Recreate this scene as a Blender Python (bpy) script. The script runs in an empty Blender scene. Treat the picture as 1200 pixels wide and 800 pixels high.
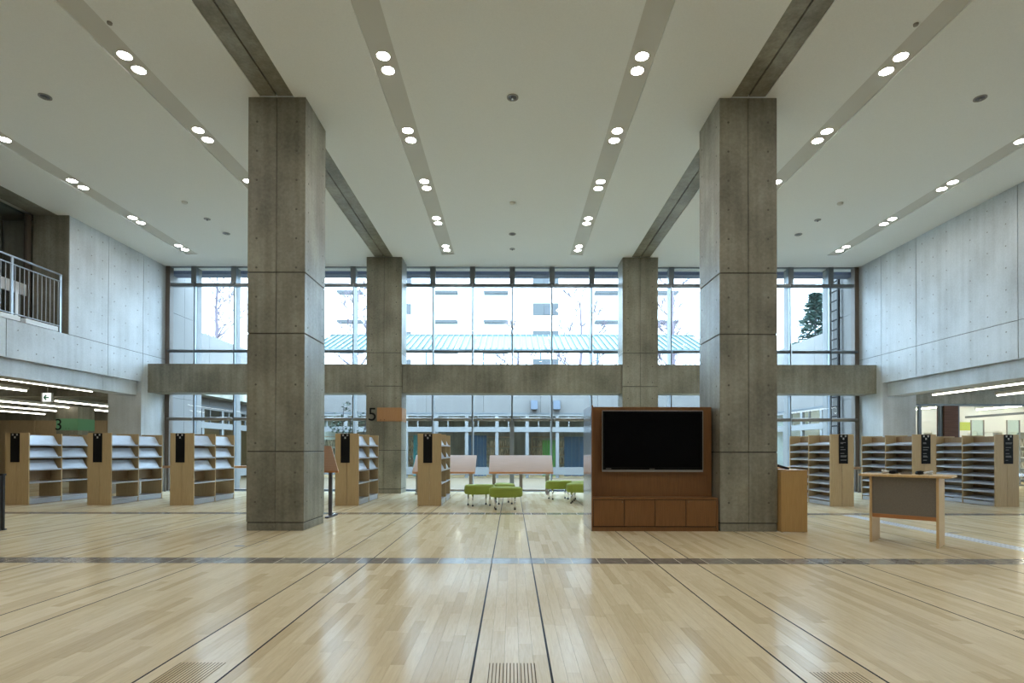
import bpy, math, random
from mathutils import Vector, Matrix
random.seed(7)
S = bpy.context.scene
C = S.collection
R = math.radians

# ------------------------------------------------------------------ camera, world, exposure
cam_d = bpy.data.cameras.new('camera')
cam = bpy.data.objects.new('camera', cam_d); C.objects.link(cam)
cam.location = (0, 0, 1.2)
cam.rotation_euler = (Matrix.Rotation(R(90.47), 3, 'X') @ Matrix.Rotation(R(0.1), 3, 'Z')).to_euler()
cam_d.sensor_width = 36; cam_d.lens = 650 / 1200 * 36
cam_d.shift_y = (526 - 5.3 - 400) / 1200
cam_d.shift_x = 0.0
cam_d.clip_end = 500
S.camera = cam

W = bpy.data.worlds.new('overcast_sky'); S.world = W; W.use_nodes = True
wn = W.node_tree.nodes; wl = W.node_tree.links
bg = wn['Background']; bg.inputs[1].default_value = 13.0
tc = wn.new('ShaderNodeTexCoord'); sep = wn.new('ShaderNodeSeparateXYZ'); rmp = wn.new('ShaderNodeValToRGB')
wl.new(tc.outputs['Generated'], sep.inputs[0]); wl.new(sep.outputs['Z'], rmp.inputs[0]); wl.new(rmp.outputs[0], bg.inputs[0])
rmp.color_ramp.elements[0].position = 0.0; rmp.color_ramp.elements[0].color = (0.58, 0.79, 1.0, 1)
rmp.color_ramp.elements[1].position = 0.9; rmp.color_ramp.elements[1].color = (0.52, 0.75, 1.0, 1)
S.view_settings.view_transform = 'Standard'; S.view_settings.look = 'None'
S.view_settings.gamma = 1; S.view_settings.use_curve_mapping = False
S.view_settings.exposure = 0.35
LAMP = 55.0        # radiance of the hall's downlights
TUBE = 7.0         # radiance of the fluorescent battens in the wings

# ------------------------------------------------------------------ helpers
class MB:
    def __init__(s): s.v = []; s.f = []
    def box(s, x0, x1, y0, y1, z0, z1, m=None):
        b = len(s.v)
        for z in (z0, z1):
            for x, y in ((x0, y0), (x1, y0), (x1, y1), (x0, y1)):
                p = Vector((x, y, z)); s.v.append(m @ p if m else p)
        s.f += [tuple(b + i for i in q) for q in ((0,3,2,1),(4,5,6,7),(0,1,5,4),(1,2,6,5),(2,3,7,6),(3,0,4,7))]
        return s
    def bar(s, p0, p1, w, h):                       # rectangular bar between two points
        p0 = Vector(p0); p1 = Vector(p1); d = p1 - p0; L = d.length
        q = d.to_track_quat('Y', 'Z').to_matrix().to_4x4(); q.translation = p0
        return s.box(-w/2, w/2, 0, L, -h/2, h/2, q)
    def tube(s, p0, p1, r0, r1=None, n=12, caps=True):
        if r1 is None: r1 = r0
        p0 = Vector(p0); p1 = Vector(p1); d = p1 - p0
        q = d.to_track_quat('Z', 'Y').to_matrix(); b = len(s.v)
        for p, r in ((p0, r0), (p1, r1)):
            for i in range(n):
                a = 2*math.pi*i/n; s.v.append(p + q @ Vector((r*math.cos(a), r*math.sin(a), 0)))
        for i in range(n):
            j = (i+1) % n; s.f.append((b+i, b+j, b+n+j, b+n+i))
        if caps: s.f.append(tuple(b+i for i in reversed(range(n)))); s.f.append(tuple(b+n+i for i in range(n)))
        return s
    def lathe(s, prof, n=24, at=(0,0,0)):           # profile of (r, z)
        b = len(s.v); at = Vector(at)
        for r, z in prof:
            for i in range(n):
                a = 2*math.pi*i/n; s.v.append(at + Vector((r*math.cos(a), r*math.sin(a), z)))
        for k in range(len(prof)-1):
            for i in range(n):
                j = (i+1) % n; s.f.append((b+k*n+i, b+k*n+j, b+(k+1)*n+j, b+(k+1)*n+i))
        return s
    def prism(s, pts, z0, z1):
        b = len(s.v); n = len(pts)
        for z in (z0, z1):
            for x, y in pts: s.v.append(Vector((x, y, z)))
        s.f.append(tuple(b+i for i in reversed(range(n)))); s.f.append(tuple(b+n+i for i in range(n)))
        for i in range(n):
            j = (i+1) % n; s.f.append((b+i, b+j, b+n+j, b+n+i))
        return s
    def quad(s, *p):
        b = len(s.v); s.v += [Vector(q) for q in p]; s.f.append(tuple(range(b, b+len(p)))); return s
    def mesh(s, name, mat):
        me = bpy.data.meshes.new(name); me.from_pydata([tuple(p) for p in s.v], [], s.f); me.update()
        if mat: me.materials.append(mat)
        return me
    def build(s, name, mat, parent=None, bevel=0, smooth=False, seg=2):
        me = s.mesh(name, mat)
        o = bpy.data.objects.new(name, me); C.objects.link(o)
        if parent: o.parent = parent
        if bevel:
            b = o.modifiers.new('bevel', 'BEVEL'); b.width = bevel; b.segments = seg; b.limit_method = 'ANGLE'
        if smooth:
            for p in me.polygons: p.use_smooth = True
        return o

def tag(o, label=None, cat=None, group=None, kind=None):
    if label: o['label'] = label
    if cat: o['category'] = cat
    if group: o['group'] = group
    if kind: o['kind'] = kind
    return o
def empty(name, loc=(0,0,0), rz=0, label=None, cat=None, group=None, kind=None):
    o = bpy.data.objects.new(name, None); C.objects.link(o); o.location = loc; o.rotation_euler = (0,0,rz)
    o.empty_display_size = 0.1
    return tag(o, label, cat, group, kind)
def bx(name, mat, parent, x0, x1, y0, y1, z0, z1, bevel=0):
    return MB().box(x0, x1, y0, y1, z0, z1).build(name, mat, parent, bevel)
def copy_tree(o, parent=None):
    c = o.copy(); C.objects.link(c); c.parent = parent
    for ch in list(o.children): copy_tree(ch, c)
    return c
def text_obj(txt, size, mat, parent, loc, rot=(R(90), 0, 0), ext=0.003, name='lettering', sx=1.0):
    cu = bpy.data.curves.new('t', 'FONT'); cu.body = txt; cu.size = size; cu.extrude = ext
    t = bpy.data.objects.new('t', cu); C.objects.link(t)
    me = bpy.data.meshes.new_from_object(t.evaluated_get(bpy.context.evaluated_depsgraph_get()))
    bpy.data.objects.remove(t)
    me.materials.clear(); me.materials.append(mat)
    o = bpy.data.objects.new(name, me); C.objects.link(o); o.parent = parent; o.location = loc; o.rotation_euler = rot
    o.scale = (sx, 1, 1)
    return o

# ------------------------------------------------------------------ materials
def srgb(r, g, b):
    f = lambda c: (c/255/12.92) if c/255 <= 0.04045 else ((c/255+0.055)/1.055)**2.4
    return (f(r), f(g), f(b), 1)
def base(name, col, rough=0.5, metal=0.0, spec=0.5):
    m = bpy.data.materials.new(name); m.use_nodes = True
    b = m.node_tree.nodes['Principled BSDF']
    b.inputs['Base Color'].default_value = col; b.inputs['Roughness'].default_value = rough
    b.inputs['Metallic'].default_value = metal; b.inputs['Specular IOR Level'].default_value = spec
    return m
def noisy(name, c0, c1, scale=(1,1,1), nscale=5, rough=0.5, metal=0.0, spec=0.5, bump=0.0, detail=5, lo=0.3, hi=0.7):
    m = base(name, c0, rough, metal, spec); n = m.node_tree.nodes; l = m.node_tree.links; b = n['Principled BSDF']
    tc = n.new('ShaderNodeTexCoord'); mp = n.new('ShaderNodeMapping'); mp.inputs['Scale'].default_value = scale
    nz = n.new('ShaderNodeTexNoise'); nz.inputs['Scale'].default_value = nscale; nz.inputs['Detail'].default_value = detail
    r = n.new('ShaderNodeValToRGB'); r.color_ramp.elements[0].color = c0; r.color_ramp.elements[1].color = c1
    r.color_ramp.elements[0].position = lo; r.color_ramp.elements[1].position = hi
    l.new(tc.outputs['Object'], mp.inputs[0]); l.new(mp.outputs[0], nz.inputs['Vector']); l.new(nz.outputs[0], r.inputs[0])
    l.new(r.outputs[0], b.inputs['Base Color'])
    if bump:
        bp = n.new('ShaderNodeBump'); bp.inputs['Strength'].default_value = bump; bp.inputs['Distance'].default_value = 0.01
        l.new(nz.outputs[0], bp.inputs['Height']); l.new(bp.outputs[0], b.inputs['Normal'])
    return m
def concrete(name, c0, c1, c2, rough=0.45, spec=0.5, lo=0.36, hi=0.64, bump=0.12):
    # large blotches x vertical board streaks x fine speckle
    m = base(name, c0, rough, 0, spec); n = m.node_tree.nodes; l = m.node_tree.links; b = n['Principled BSDF']
    tc = n.new('ShaderNodeNewGeometry')
    def nz(scale, s, d):
        mp = n.new('ShaderNodeMapping'); mp.inputs['Scale'].default_value = scale
        t = n.new('ShaderNodeTexNoise'); t.inputs['Scale'].default_value = s; t.inputs['Detail'].default_value = d
        l.new(tc.outputs['Position'], mp.inputs[0]); l.new(mp.outputs[0], t.inputs['Vector']); return t
    a = nz((1,1,0.8), 1.3, 6); s = nz((9,9,0.35), 1.0, 3); f = nz((1,1,1), 28, 4)
    r = n.new('ShaderNodeValToRGB'); e = r.color_ramp.elements
    e[0].position = lo; e[0].color = c0; e[1].position = hi; e[1].color = c2
    k = r.color_ramp.elements.new(0.5); k.color = c1
    mx = n.new('ShaderNodeMath'); mx.operation = 'MULTIPLY'; mx.inputs[1].default_value = 0.55
    m2 = n.new('ShaderNodeMath'); m2.operation = 'MULTIPLY_ADD'; m2.inputs[1].default_value = 0.25
    m3 = n.new('ShaderNodeMath'); m3.operation = 'MULTIPLY_ADD'; m3.inputs[1].default_value = 0.20
    l.new(a.outputs[0], mx.inputs[0]); l.new(s.outputs[0], m2.inputs[0]); l.new(mx.outputs[0], m2.inputs[2])
    l.new(f.outputs[0], m3.inputs[0]); l.new(m2.outputs[0], m3.inputs[2]); l.new(m3.outputs[0], r.inputs[0])
    l.new(r.outputs[0], b.inputs['Base Color'])
    bp = n.new('ShaderNodeBump'); bp.inputs['Strength'].default_value = bump; bp.inputs['Distance'].default_value = 0.01
    if bump: l.new(f.outputs[0], bp.inputs['Height']); l.new(bp.outputs[0], b.inputs['Normal'])
    return m
def emit(name, col, s):
    m = bpy.data.materials.new(name); m.use_nodes = True; n = m.node_tree.nodes; n.clear()
    e = n.new('ShaderNodeEmission'); e.inputs[0].default_value = col; e.inputs[1].default_value = s
    o = n.new('ShaderNodeOutputMaterial'); m.node_tree.links.new(e.outputs[0], o.inputs[0]); return m
def glassm(name, tint, refl=0.0, ior=1.5):
    m = bpy.data.materials.new(name); m.use_nodes = True; n = m.node_tree.nodes; l = m.node_tree.links; n.clear()
    t = n.new('ShaderNodeBsdfTransparent'); t.inputs[0].default_value = tuple(c**.5 for c in tint[:3]) + (1,)
    g = n.new('ShaderNodeBsdfGlossy'); g.inputs['Roughness'].default_value = 0.02
    f = n.new('ShaderNodeFresnel'); f.inputs[0].default_value = ior
    a = n.new('ShaderNodeMath'); a.operation = 'ADD'; a.inputs[1].default_value = refl; a.use_clamp = True
    mx = n.new('ShaderNodeMixShader'); o = n.new('ShaderNodeOutputMaterial')
    geo = n.new('ShaderNodeNewGeometry'); inv = n.new('ShaderNodeMath'); inv.operation = 'SUBTRACT'; inv.inputs[0].default_value = 1.0
    ml = n.new('ShaderNodeMath'); ml.operation = 'MULTIPLY'      # reflect on the front face only: no internal reflection in the thin sheet
    l.new(geo.outputs['Backfacing'], inv.inputs[1]); l.new(f.outputs[0], a.inputs[0]); l.new(a.outputs[0], ml.inputs[0]); l.new(inv.outputs[0], ml.inputs[1])
    l.new(ml.outputs[0], mx.inputs[0]); l.new(t.outputs[0], mx.inputs[1]); l.new(g.outputs[0], mx.inputs[2]); l.new(mx.outputs[0], o.inputs[0])
    return m
def floor_wood(name):
    m = base(name, srgb(214,190,148), 0.2, 0, 0.03); n = m.node_tree.nodes; l = m.node_tree.links; b = n['Principled BSDF']
    at = n.new('ShaderNodeAttribute'); at.attribute_name = 'rnd'
    geo = n.new('ShaderNodeNewGeometry')
    off = n.new('ShaderNodeVectorMath'); off.operation = 'MULTIPLY_ADD'
    off.inputs[1].default_value = (1,1,1)
    sc = n.new('ShaderNodeVectorMath'); sc.operation = 'SCALE'; sc.inputs['Scale'].default_value = 37.0
    cx = n.new('ShaderNodeCombineXYZ'); l.new(at.outputs['Fac'], cx.inputs[2]); l.new(cx.outputs[0], sc.inputs[0])
    l.new(geo.outputs['Position'], off.inputs[0]); l.new(sc.outputs[0], off.inputs[2])
    mp = n.new('ShaderNodeMapping'); mp.inputs['Scale'].default_value = (30, 2.2, 1)
    l.new(off.outputs[0], mp.inputs[0])
    nz = n.new('ShaderNodeTexNoise'); nz.inputs['Scale'].default_value = 2.0; nz.inputs['Detail'].default_value = 6; nz.inputs['Distortion'].default_value = 1.2
    l.new(mp.outputs[0], nz.inputs['Vector'])
    r = n.new('ShaderNodeValToRGB'); e = r.color_ramp.elements
    e[0].position = 0.0; e[0].color = srgb(206,188,154); e[1].position = 1.0; e[1].color = srgb(228,214,184)
    k = r.color_ramp.elements.new(0.25); k.color = srgb(217,201,168); k2 = r.color_ramp.elements.new(0.6); k2.color = srgb(223,208,176)
    l.new(at.outputs['Fac'], r.inputs[0])
    g = n.new('ShaderNodeValToRGB'); g.color_ramp.elements[0].position = 0.32; g.color_ramp.elements[0].color = (0.86,0.81,0.74,1)
    g.color_ramp.elements[1].position = 0.62; g.color_ramp.elements[1].color = (1.04,1.04,1.04,1)
    l.new(nz.outputs[0], g.inputs[0])
    mx = n.new('ShaderNodeMix'); mx.data_type = 'RGBA'; mx.blend_type = 'MULTIPLY'; mx.inputs['Factor'].default_value = 0.5
    l.new(r.outputs[0], mx.inputs['A']); l.new(g.outputs[0], mx.inputs['B']); l.new(mx.outputs['Result'], b.inputs['Base Color'])
    # polish is a little uneven
    wv = n.new('ShaderNodeTexNoise'); wv.inputs['Scale'].default_value = 1.5; l.new(geo.outputs['Position'], wv.inputs['Vector'])
    mr = n.new('ShaderNodeMapRange'); mr.inputs['To Min'].default_value = 0.13; mr.inputs['To Max'].default_value = 0.20
    l.new(wv.outputs[0], mr.inputs[0]); l.new(mr.outputs[0], b.inputs['Roughness'])
    return m
def wood(name, c0, c1, rough=0.45, axis='Z'):
    sc = {'Z': (22,22,1.2), 'X': (1.2,22,22), 'Y': (22,1.2,22)}[axis]
    return noisy(name, c0, c1, sc, 3.0, rough, 0, 0.4, 0.0, 6, 0.3, 0.75)

M = {}
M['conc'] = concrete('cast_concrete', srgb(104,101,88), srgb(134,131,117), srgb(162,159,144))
M['conc_wall'] = concrete('daylit_wall_concrete', srgb(178,182,184), srgb(196,201,204), srgb(211,216,220))  # paler and bluer than the column concrete: window daylight put into the colour
M['conc_dark'] = base('joint_shadow_concrete', srgb(78,76,69), 0.9)
M['conc_out'] = concrete('outside_concrete', srgb(103,100,96), srgb(112,109,105), srgb(121,118,114), 0.8, 0.2, 0.15, 0.85, 0.0)
M['ceil'] = noisy('ceiling_board', srgb(231,233,231), srgb(236,238,236), (1,1,1), 60, 0.9, 0, 0.2)
M['strip'] = base('ceiling_strip', srgb(206,205,199), 0.7)
M['wood_floor'] = floor_wood('maple_floor')
M['gap'] = base('floor_gap', srgb(92,76,52), 0.9)
M['inlay'] = base('black_inlay', srgb(28,28,34), 0.5, 0, 0.08)
M['tile'] = noisy('grey_stone_tile', srgb(122,116,108), srgb(150,144,135), (1,1,1), 14, 0.16, 0, 0.5)
M['tile2'] = noisy('light_stone_tile', srgb(140,134,124), srgb(176,172,162), (1,1,1), 14, 0.14, 0, 0.5)
M['grout'] = base('pale_grout', srgb(196,188,172), 0.6)
M['strip_sheen'] = noisy('metal_strip_sky_reflection', srgb(212,220,232), srgb(232,238,246), (1,1,1), 30, 0.3, 0.1)  # pale and barely metallic: the reflected window sky is put into the colour
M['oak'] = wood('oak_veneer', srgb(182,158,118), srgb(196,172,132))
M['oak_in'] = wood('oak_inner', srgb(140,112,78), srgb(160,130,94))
M['cherry'] = wood('brown_veneer', srgb(122,82,44), srgb(138,95,54), 0.4)
M['beech'] = wood('beech_top', srgb(172,140,116), srgb(182,150,126), 0.35, 'X')
M['beech_edge'] = base('beech_edge', srgb(186,126,76), 0.5)
M['maple_l'] = wood('lectern_wood', srgb(176,142,90), srgb(190,155,102), 0.4)
M['table_w'] = wood('table_wood', srgb(206,172,124), srgb(220,188,142), 0.4)
M['fabric_grey'] = noisy('grey_mesh_fabric', srgb(118,112,104), srgb(142,136,128), (1,1,1), 160, 0.9, 0, 0.1)
M['shelf_metal'] = base('shelf_metal', srgb(180,184,192), 0.35, 0.2)
M['plate'] = noisy('display_plate', srgb(178,184,194), srgb(190,196,206), (1,1,14), 6, 0.35, 0.15)
M['black'] = base('black_sign', srgb(22,22,24), 0.5, 0, 0.12)
M['white'] = base('white_print', srgb(225,225,222), 0.5)
M['greyprint'] = base('grey_print', srgb(120,120,118), 0.5)
M['screen'] = base('tv_screen', srgb(6,6,7), 0.25, 0, 0.08)
M['bezel'] = base('tv_bezel', srgb(8,8,9), 0.3, 0, 0.15)
M['silver'] = base('silver_trim', srgb(150,146,140), 0.35, 0.6)
M['mirror'] = base('polished_side', srgb(190,194,205), 0.12, 0.9)
M['chrome'] = base('chrome', srgb(200,200,200), 0.15, 1.0)
M['leg'] = base('grey_metal_leg', srgb(140,134,126), 0.4, 0.4)
M['leg_dark'] = base('dark_metal_leg', srgb(96,98,106), 0.4, 0.5)
M['green'] = noisy('green_upholstery', srgb(140,156,66), srgb(154,170,78), (1,1,1), 80, 0.75, 0, 0.25)
M['frame_dark'] = base('dark_window_frame', srgb(104,110,114), 0.4, 0.3)
M['frame'] = base('window_frame', srgb(132,140,146), 0.4, 0.4)
M['frame_out'] = base('white_outside_frame', srgb(128,128,126), 0.4, 0.0, 0.2)
M['post'] = base('brown_window_post', srgb(104,94,84), 0.6)
M['glass'] = glassm('window_glass', (0.93,0.97,0.97,1))
M['glass_blue'] = glassm('annexe_glass', (0.80,0.90,0.90,1), 0.0, 1.35)
M['lamp'] = emit('lamp_light', (1.0,0.96,0.88,1), LAMP)
M['tube'] = emit('tube_light', (1.0,0.97,0.84,1), TUBE)
M['tube_hot'] = emit('annexe_tube_light', (1.0,0.93,0.78,1), 45.0)
M['cherry_gap'] = base('door_gap', srgb(40,26,14), 0.8)
M['vent'] = base('vent_metal', srgb(84,90,98), 0.7, 0, 0.1)
M['white_metal'] = base('white_enamel', srgb(215,214,206), 0.4)
M['rail_steel'] = base('railing_steel', srgb(170,176,182), 0.35, 0.5)
M['kerb'] = base('white_kerb', srgb(232,236,240), 0.5)
M['signgreen'] = base('green_sign_band', srgb(108,168,128), 0.5)
M['signwood'] = wood('sign_wood', srgb(168,124,84), srgb(178,134,94), 0.5)
M['exit_w'] = emit('exit_white', (0.95,1,0.97,1), 1.0)
M['exit_g'] = base('exit_green', srgb(0,150,90), 0.5)
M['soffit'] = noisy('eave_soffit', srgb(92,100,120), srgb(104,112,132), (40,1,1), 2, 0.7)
M['deck'] = noisy('courtyard_deck', srgb(134,127,124), srgb(146,139,136), (1,6,1), 3, 0.7)
M['apart'] = base('white_apartment', srgb(245,246,246), 0.8)
M['dark_win'] = base('dark_window', srgb(26,30,34), 0.3)
M['apart_grey'] = base('balcony_shade_ground_grey', srgb(54,57,57), 0.7)  # painted shade of balcony soffits and recesses, also the plain ground colour
M['canopy'] = base('cyan_canopy_sheet', srgb(78,96,92), 0.5, 0, 0.1)
M['canopy_rib'] = base('canopy_rib', srgb(52,70,72), 0.5)
M['bark'] = base('bark', srgb(84,74,80), 0.9)
M['needles'] = noisy('needles', srgb(16,36,28), srgb(30,52,42), (1,1,1), 3, 0.8)
M['leaf'] = noisy('leaf', srgb(20,46,26), srgb(38,66,36), (1,1,1), 9, 0.6)
M['ladder'] = base('ladder_steel', srgb(30,27,26), 0.6, 0.0, 0.1)
M['brick_pillar'] = noisy('brown_striped_pillar', srgb(92,66,56), srgb(112,82,70), (1,1,30), 2, 0.8)
M['teal'] = base('teal_panel', srgb(60,128,128), 0.5)
M['navy'] = base('blue_panel', srgb(62,84,108), 0.5)
M['greenp'] = base('green_panel', srgb(96,148,70), 0.5)
M['lime'] = base('lime_panel', srgb(176,190,84), 0.6)
M['book_mix'] = noisy('mixed_books', srgb(90,84,70), srgb(180,170,150), (9,9,1), 4, 0.7, 0, 0.3, 0, 2, 0.4, 0.6)
M['balglass'] = glassm('balcony_glass', (0.5,0.6,0.62,1), 0.30)
M['paleglass'] = glassm('pale_green_glass', (0.72,0.86,0.84,1), 0.05)
M['dark'] = base('dark_rubber', srgb(30,30,32), 0.6)
M['panelwood'] = wood('rear_wall_wood', srgb(176,156,124), srgb(192,170,138), 0.5)
M['tiehole'] = base('tie_hole', srgb(100,97,88), 0.9)
M['tiehole_w'] = base('tie_hole_pale', srgb(150,150,148), 0.9)
M['whiteroom'] = base('white_room', srgb(214,216,212), 0.8)

YB = 15.72           # inner face of the glazed end wall
ZC = 6.375           # ceiling height
XW = 9.85            # inner faces of the side walls
Y0 = -7.0            # wall behind the camera

# ------------------------------------------------------------------ ceiling
ceil = empty('ceiling', (0,0,0), 0, 'pale ceiling boards with six light strips and two concrete beams', kind='structure')
cuts = [-XW-0.25]
for c, h in ((-8.55,.17), (-5.13,.17), (-3.468,.25), (-1.71,.17), (1.71,.17), (3.468,.25), (5.13,.17), (8.55,.17)):
    cuts += [c-h, c+h]
cuts.append(XW+0.25)
for i in range(0, len(cuts), 2):
    bx('ceiling_board', M['ceil'], ceil, cuts[i], cuts[i+1], Y0, YB+0.4, ZC, ZC+0.25)
for c in (-8.55,-5.13,-1.71,1.71,5.13,8.55):
    tag(bx('light_strip', M['strip'], ceil, c-.17, c+.17, Y0, 14.72, ZC+0.02, ZC+0.25), 'darker strip of ceiling that holds the downlights')
    bx('ceiling_board', M['ceil'], ceil, c-.17, c+.17, 14.74, YB+0.4, ZC, ZC+0.25)
for s in (-1, 1):
    for (a, b) in ((Y0, 8.12), (9.0, 14.95)):
        w = .25
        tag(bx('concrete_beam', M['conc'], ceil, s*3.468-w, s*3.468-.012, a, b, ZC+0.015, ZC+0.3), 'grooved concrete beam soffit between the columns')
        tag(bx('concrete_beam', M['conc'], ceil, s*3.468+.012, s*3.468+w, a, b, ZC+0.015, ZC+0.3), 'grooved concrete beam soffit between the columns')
        bx('beam_groove', M['conc_dark'], ceil, s*3.468-.012, s*3.468+.012, a, b, ZC+0.05, ZC+0.3)
    bx('ceiling_board', M['ceil'], ceil, s*3.468-.25, s*3.468+.25, 14.96, YB+0.4, ZC+.001, ZC+0.25)
    bx('ceiling_board', M['ceil'], ceil, s*3.468-.25, s*3.468+.25, 8.13, 8.99, ZC+.001, ZC+0.25)

# ------------------------------------------------------------------ floor
floor = empty('floor', (0,0,0), 0, 'polished pale maple plank floor with black inlay lines', kind='structure')
tag(bx('subfloor', M['gap'], floor, -23, 23, Y0, 24.5, -0.2, -0.003), 'dark joints under the planks')
lines = []
for k in range(-7, 8):
    lines += [1.73*k-.212, 1.73*k+.212]
SA = (5.82, 6.12); SB = (10.18, 10.48)       # the two stone tile bands, running across
SX = (6.05, 6.29)                            # metal strip on the right, running away
planks = []
def lay(xa, xb, ya, yb):
    n = max(1, round((xb-xa)/0.075)); w = (xb-xa)/n
    for i in range(n):
        y = ya - random.random()*0.8
        while y < yb:
            L = random.uniform(0.55, 1.0); e = y + L
            a, b = max(y, ya), min(e, yb)
            if b - a > 0.02: planks.append((xa+i*w+.0005, xa+(i+1)*w-.0005, a+.0005, b-.0005, random.random()))
            y = e
for i in range(len(lines)-1):
    xa, xb = lines[i]+.006, lines[i+1]-.006
    for (ya, yb) in ((-1.0, SA[0]), (SA[1], SB[0]), (SB[1], YB)):
        if xa < SX[0] < xb and ya == SA[1]:
            lay(xa, SX[0], ya, yb)
            lay(SX[1], xb, ya, yb) if xb > SX[1] + .02 else None
        elif xa < SX[1] < xb and ya == SA[1]:
            lay(SX[1], xb, ya, yb)
        else:
            lay(xa, xb, ya, yb)
def seen(p):
    x, y = (p[0]+p[1])/2, (p[2]+p[3])/2
    return p[3] > 2.9 and abs(x) < y*0.97
planks.sort(key=lambda p: (0 if seen(p) else 1, max(p[2], 2.85)+0.15*abs(p[0])))
def plank_mesh(name, ps):
    v = []; f = []; rn = []
    for (x0, x1, y0, y1, r) in ps:
        b = len(v)
        v += [(x0,y0,-.003),(x1,y0,-.003),(x1,y1,-.003),(x0,y1,-.003),(x0,y0,0),(x1,y0,0),(x1,y1,0),(x0,y1,0)]
        f += [(b+4,b+5,b+6,b+7),(b,b+1,b+5,b+4),(b+1,b+2,b+6,b+5),(b+2,b+3,b+7,b+6),(b+3,b,b+4,b+7)]; rn += [r]*5
    me = bpy.data.meshes.new(name); me.from_pydata(v, [], f); me.materials.append(M['wood_floor'])
    at = me.attributes.new('rnd', 'FLOAT', 'FACE'); at.data.foreach_set('value', rn); me.update(); return me
for p in planks[:300]:
    o = bpy.data.objects.new('plank', plank_mesh('plank', [p])); C.objects.link(o); o.parent = floor
o = bpy.data.objects.new('plank_field', plank_mesh('plank_field', planks[300:])); C.objects.link(o); o.parent = floor; o['kind'] = 'stuff'
side = []
random.seed(3)
for s in (-1, 1):
    xa = 12.323
    for i in range(60):
        a, b = s*(xa+i*.18), s*(xa+(i+1)*.18)
        side.append((min(a,b)+.001, max(a,b)-.001, 4, 24.4, random.random()))
for i in range(24):
    side.append((-10.7+i*.0, -10.6, 15.9, 15.95, .5)) if False else None
o = bpy.data.objects.new('plank_field', plank_mesh('plank_field', side)); C.objects.link(o); o.parent = floor; o['kind'] = 'stuff'
bx('floor_edge', M['wood_floor'], floor, -12.3, -10.7, YB, 24.4, -.003, 0); bx('floor_edge', M['wood_floor'], floor, 10.7, 12.3, YB, 16.6, -.003, 0)
for x in lines:
    tag(bx('inlay_line', M['inlay'], floor, x-.006, x+.006, -1, YB, -.003, .0004), 'black inlay line')
def tile_band(ys, lim):
    bx('grout_bed', M['grout'], floor, -lim, lim, ys[0], ys[1], -.01, -.0015)
    n = int(2*lim/.2855); i0 = -n//2
    for i in range(n):
        x = (i0+i)*.2855+.07
        o = bx('stone_tile', M['tile2'] if random.random() < .2 else M['tile'], floor, x+.006, x+.2855-.006, ys[0]+.003, ys[1]-.003, -.0015, .0002)
tile_band(SA, 8.5); tile_band(SB, 12.2)
st = bx('metal_strip', M['strip_sheen'], floor, SX[0], SX[1], SA[1], SB[0], -.003, .0005); tag(st, 'perforated metal strip running away on the right, painted pale for its window reflection')
d = MB()
for i in range(60):
    for xx in (SX[0]+.05, SX[1]-.05):
        y = 6.2+i*.066+(.033 if xx > 6.15 else 0); d.box(xx-.008, xx+.008, y-.012, y+.012, .0005, .0012)
d.build('strip_perforations', M['leg_dark'], floor)['kind'] = 'stuff'
# slotted air grilles cut in the floor
for (gx, ya, yb) in ((0.0, 2.5, 3.12), (1.73, 2.45, 3.0), (-1.73, 2.5, 3.12), (3.46, 3.3, 3.7)):
    g = MB()
    for i in range(14): g.box(gx-.125+i*.0192, gx-.125+i*.0192+.005, ya, yb, .0001, .0008)
    tag(g.build('air_grille', M['gap'], floor), 'row of narrow slots in the floor')
for (gx, gy, w) in ((-3.36, 7.0, .42), (1.52, 9.8, .5), (5.35, 10.05, .4), (6.4, 8.2, .25)):
    g = MB(); t = .006
    g.box(gx-w/2, gx+w/2, gy-.18, gy-.18+t, 0, .0008); g.box(gx-w/2, gx+w/2, gy+.18, gy+.18+t, 0, .0008)
    g.box(gx-w/2, gx-w/2+t, gy-.18, gy+.18, 0, .0008); g.box(gx+w/2-t, gx+w/2, gy-.18, gy+.18, 0, .0008)
    g.box(gx-.06, gx+.06, gy-.17, gy-.12, 0, .0012)
    tag(g.build('floor_hatch', M['leg_dark'], floor), 'thin framed floor outlet cover')

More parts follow.
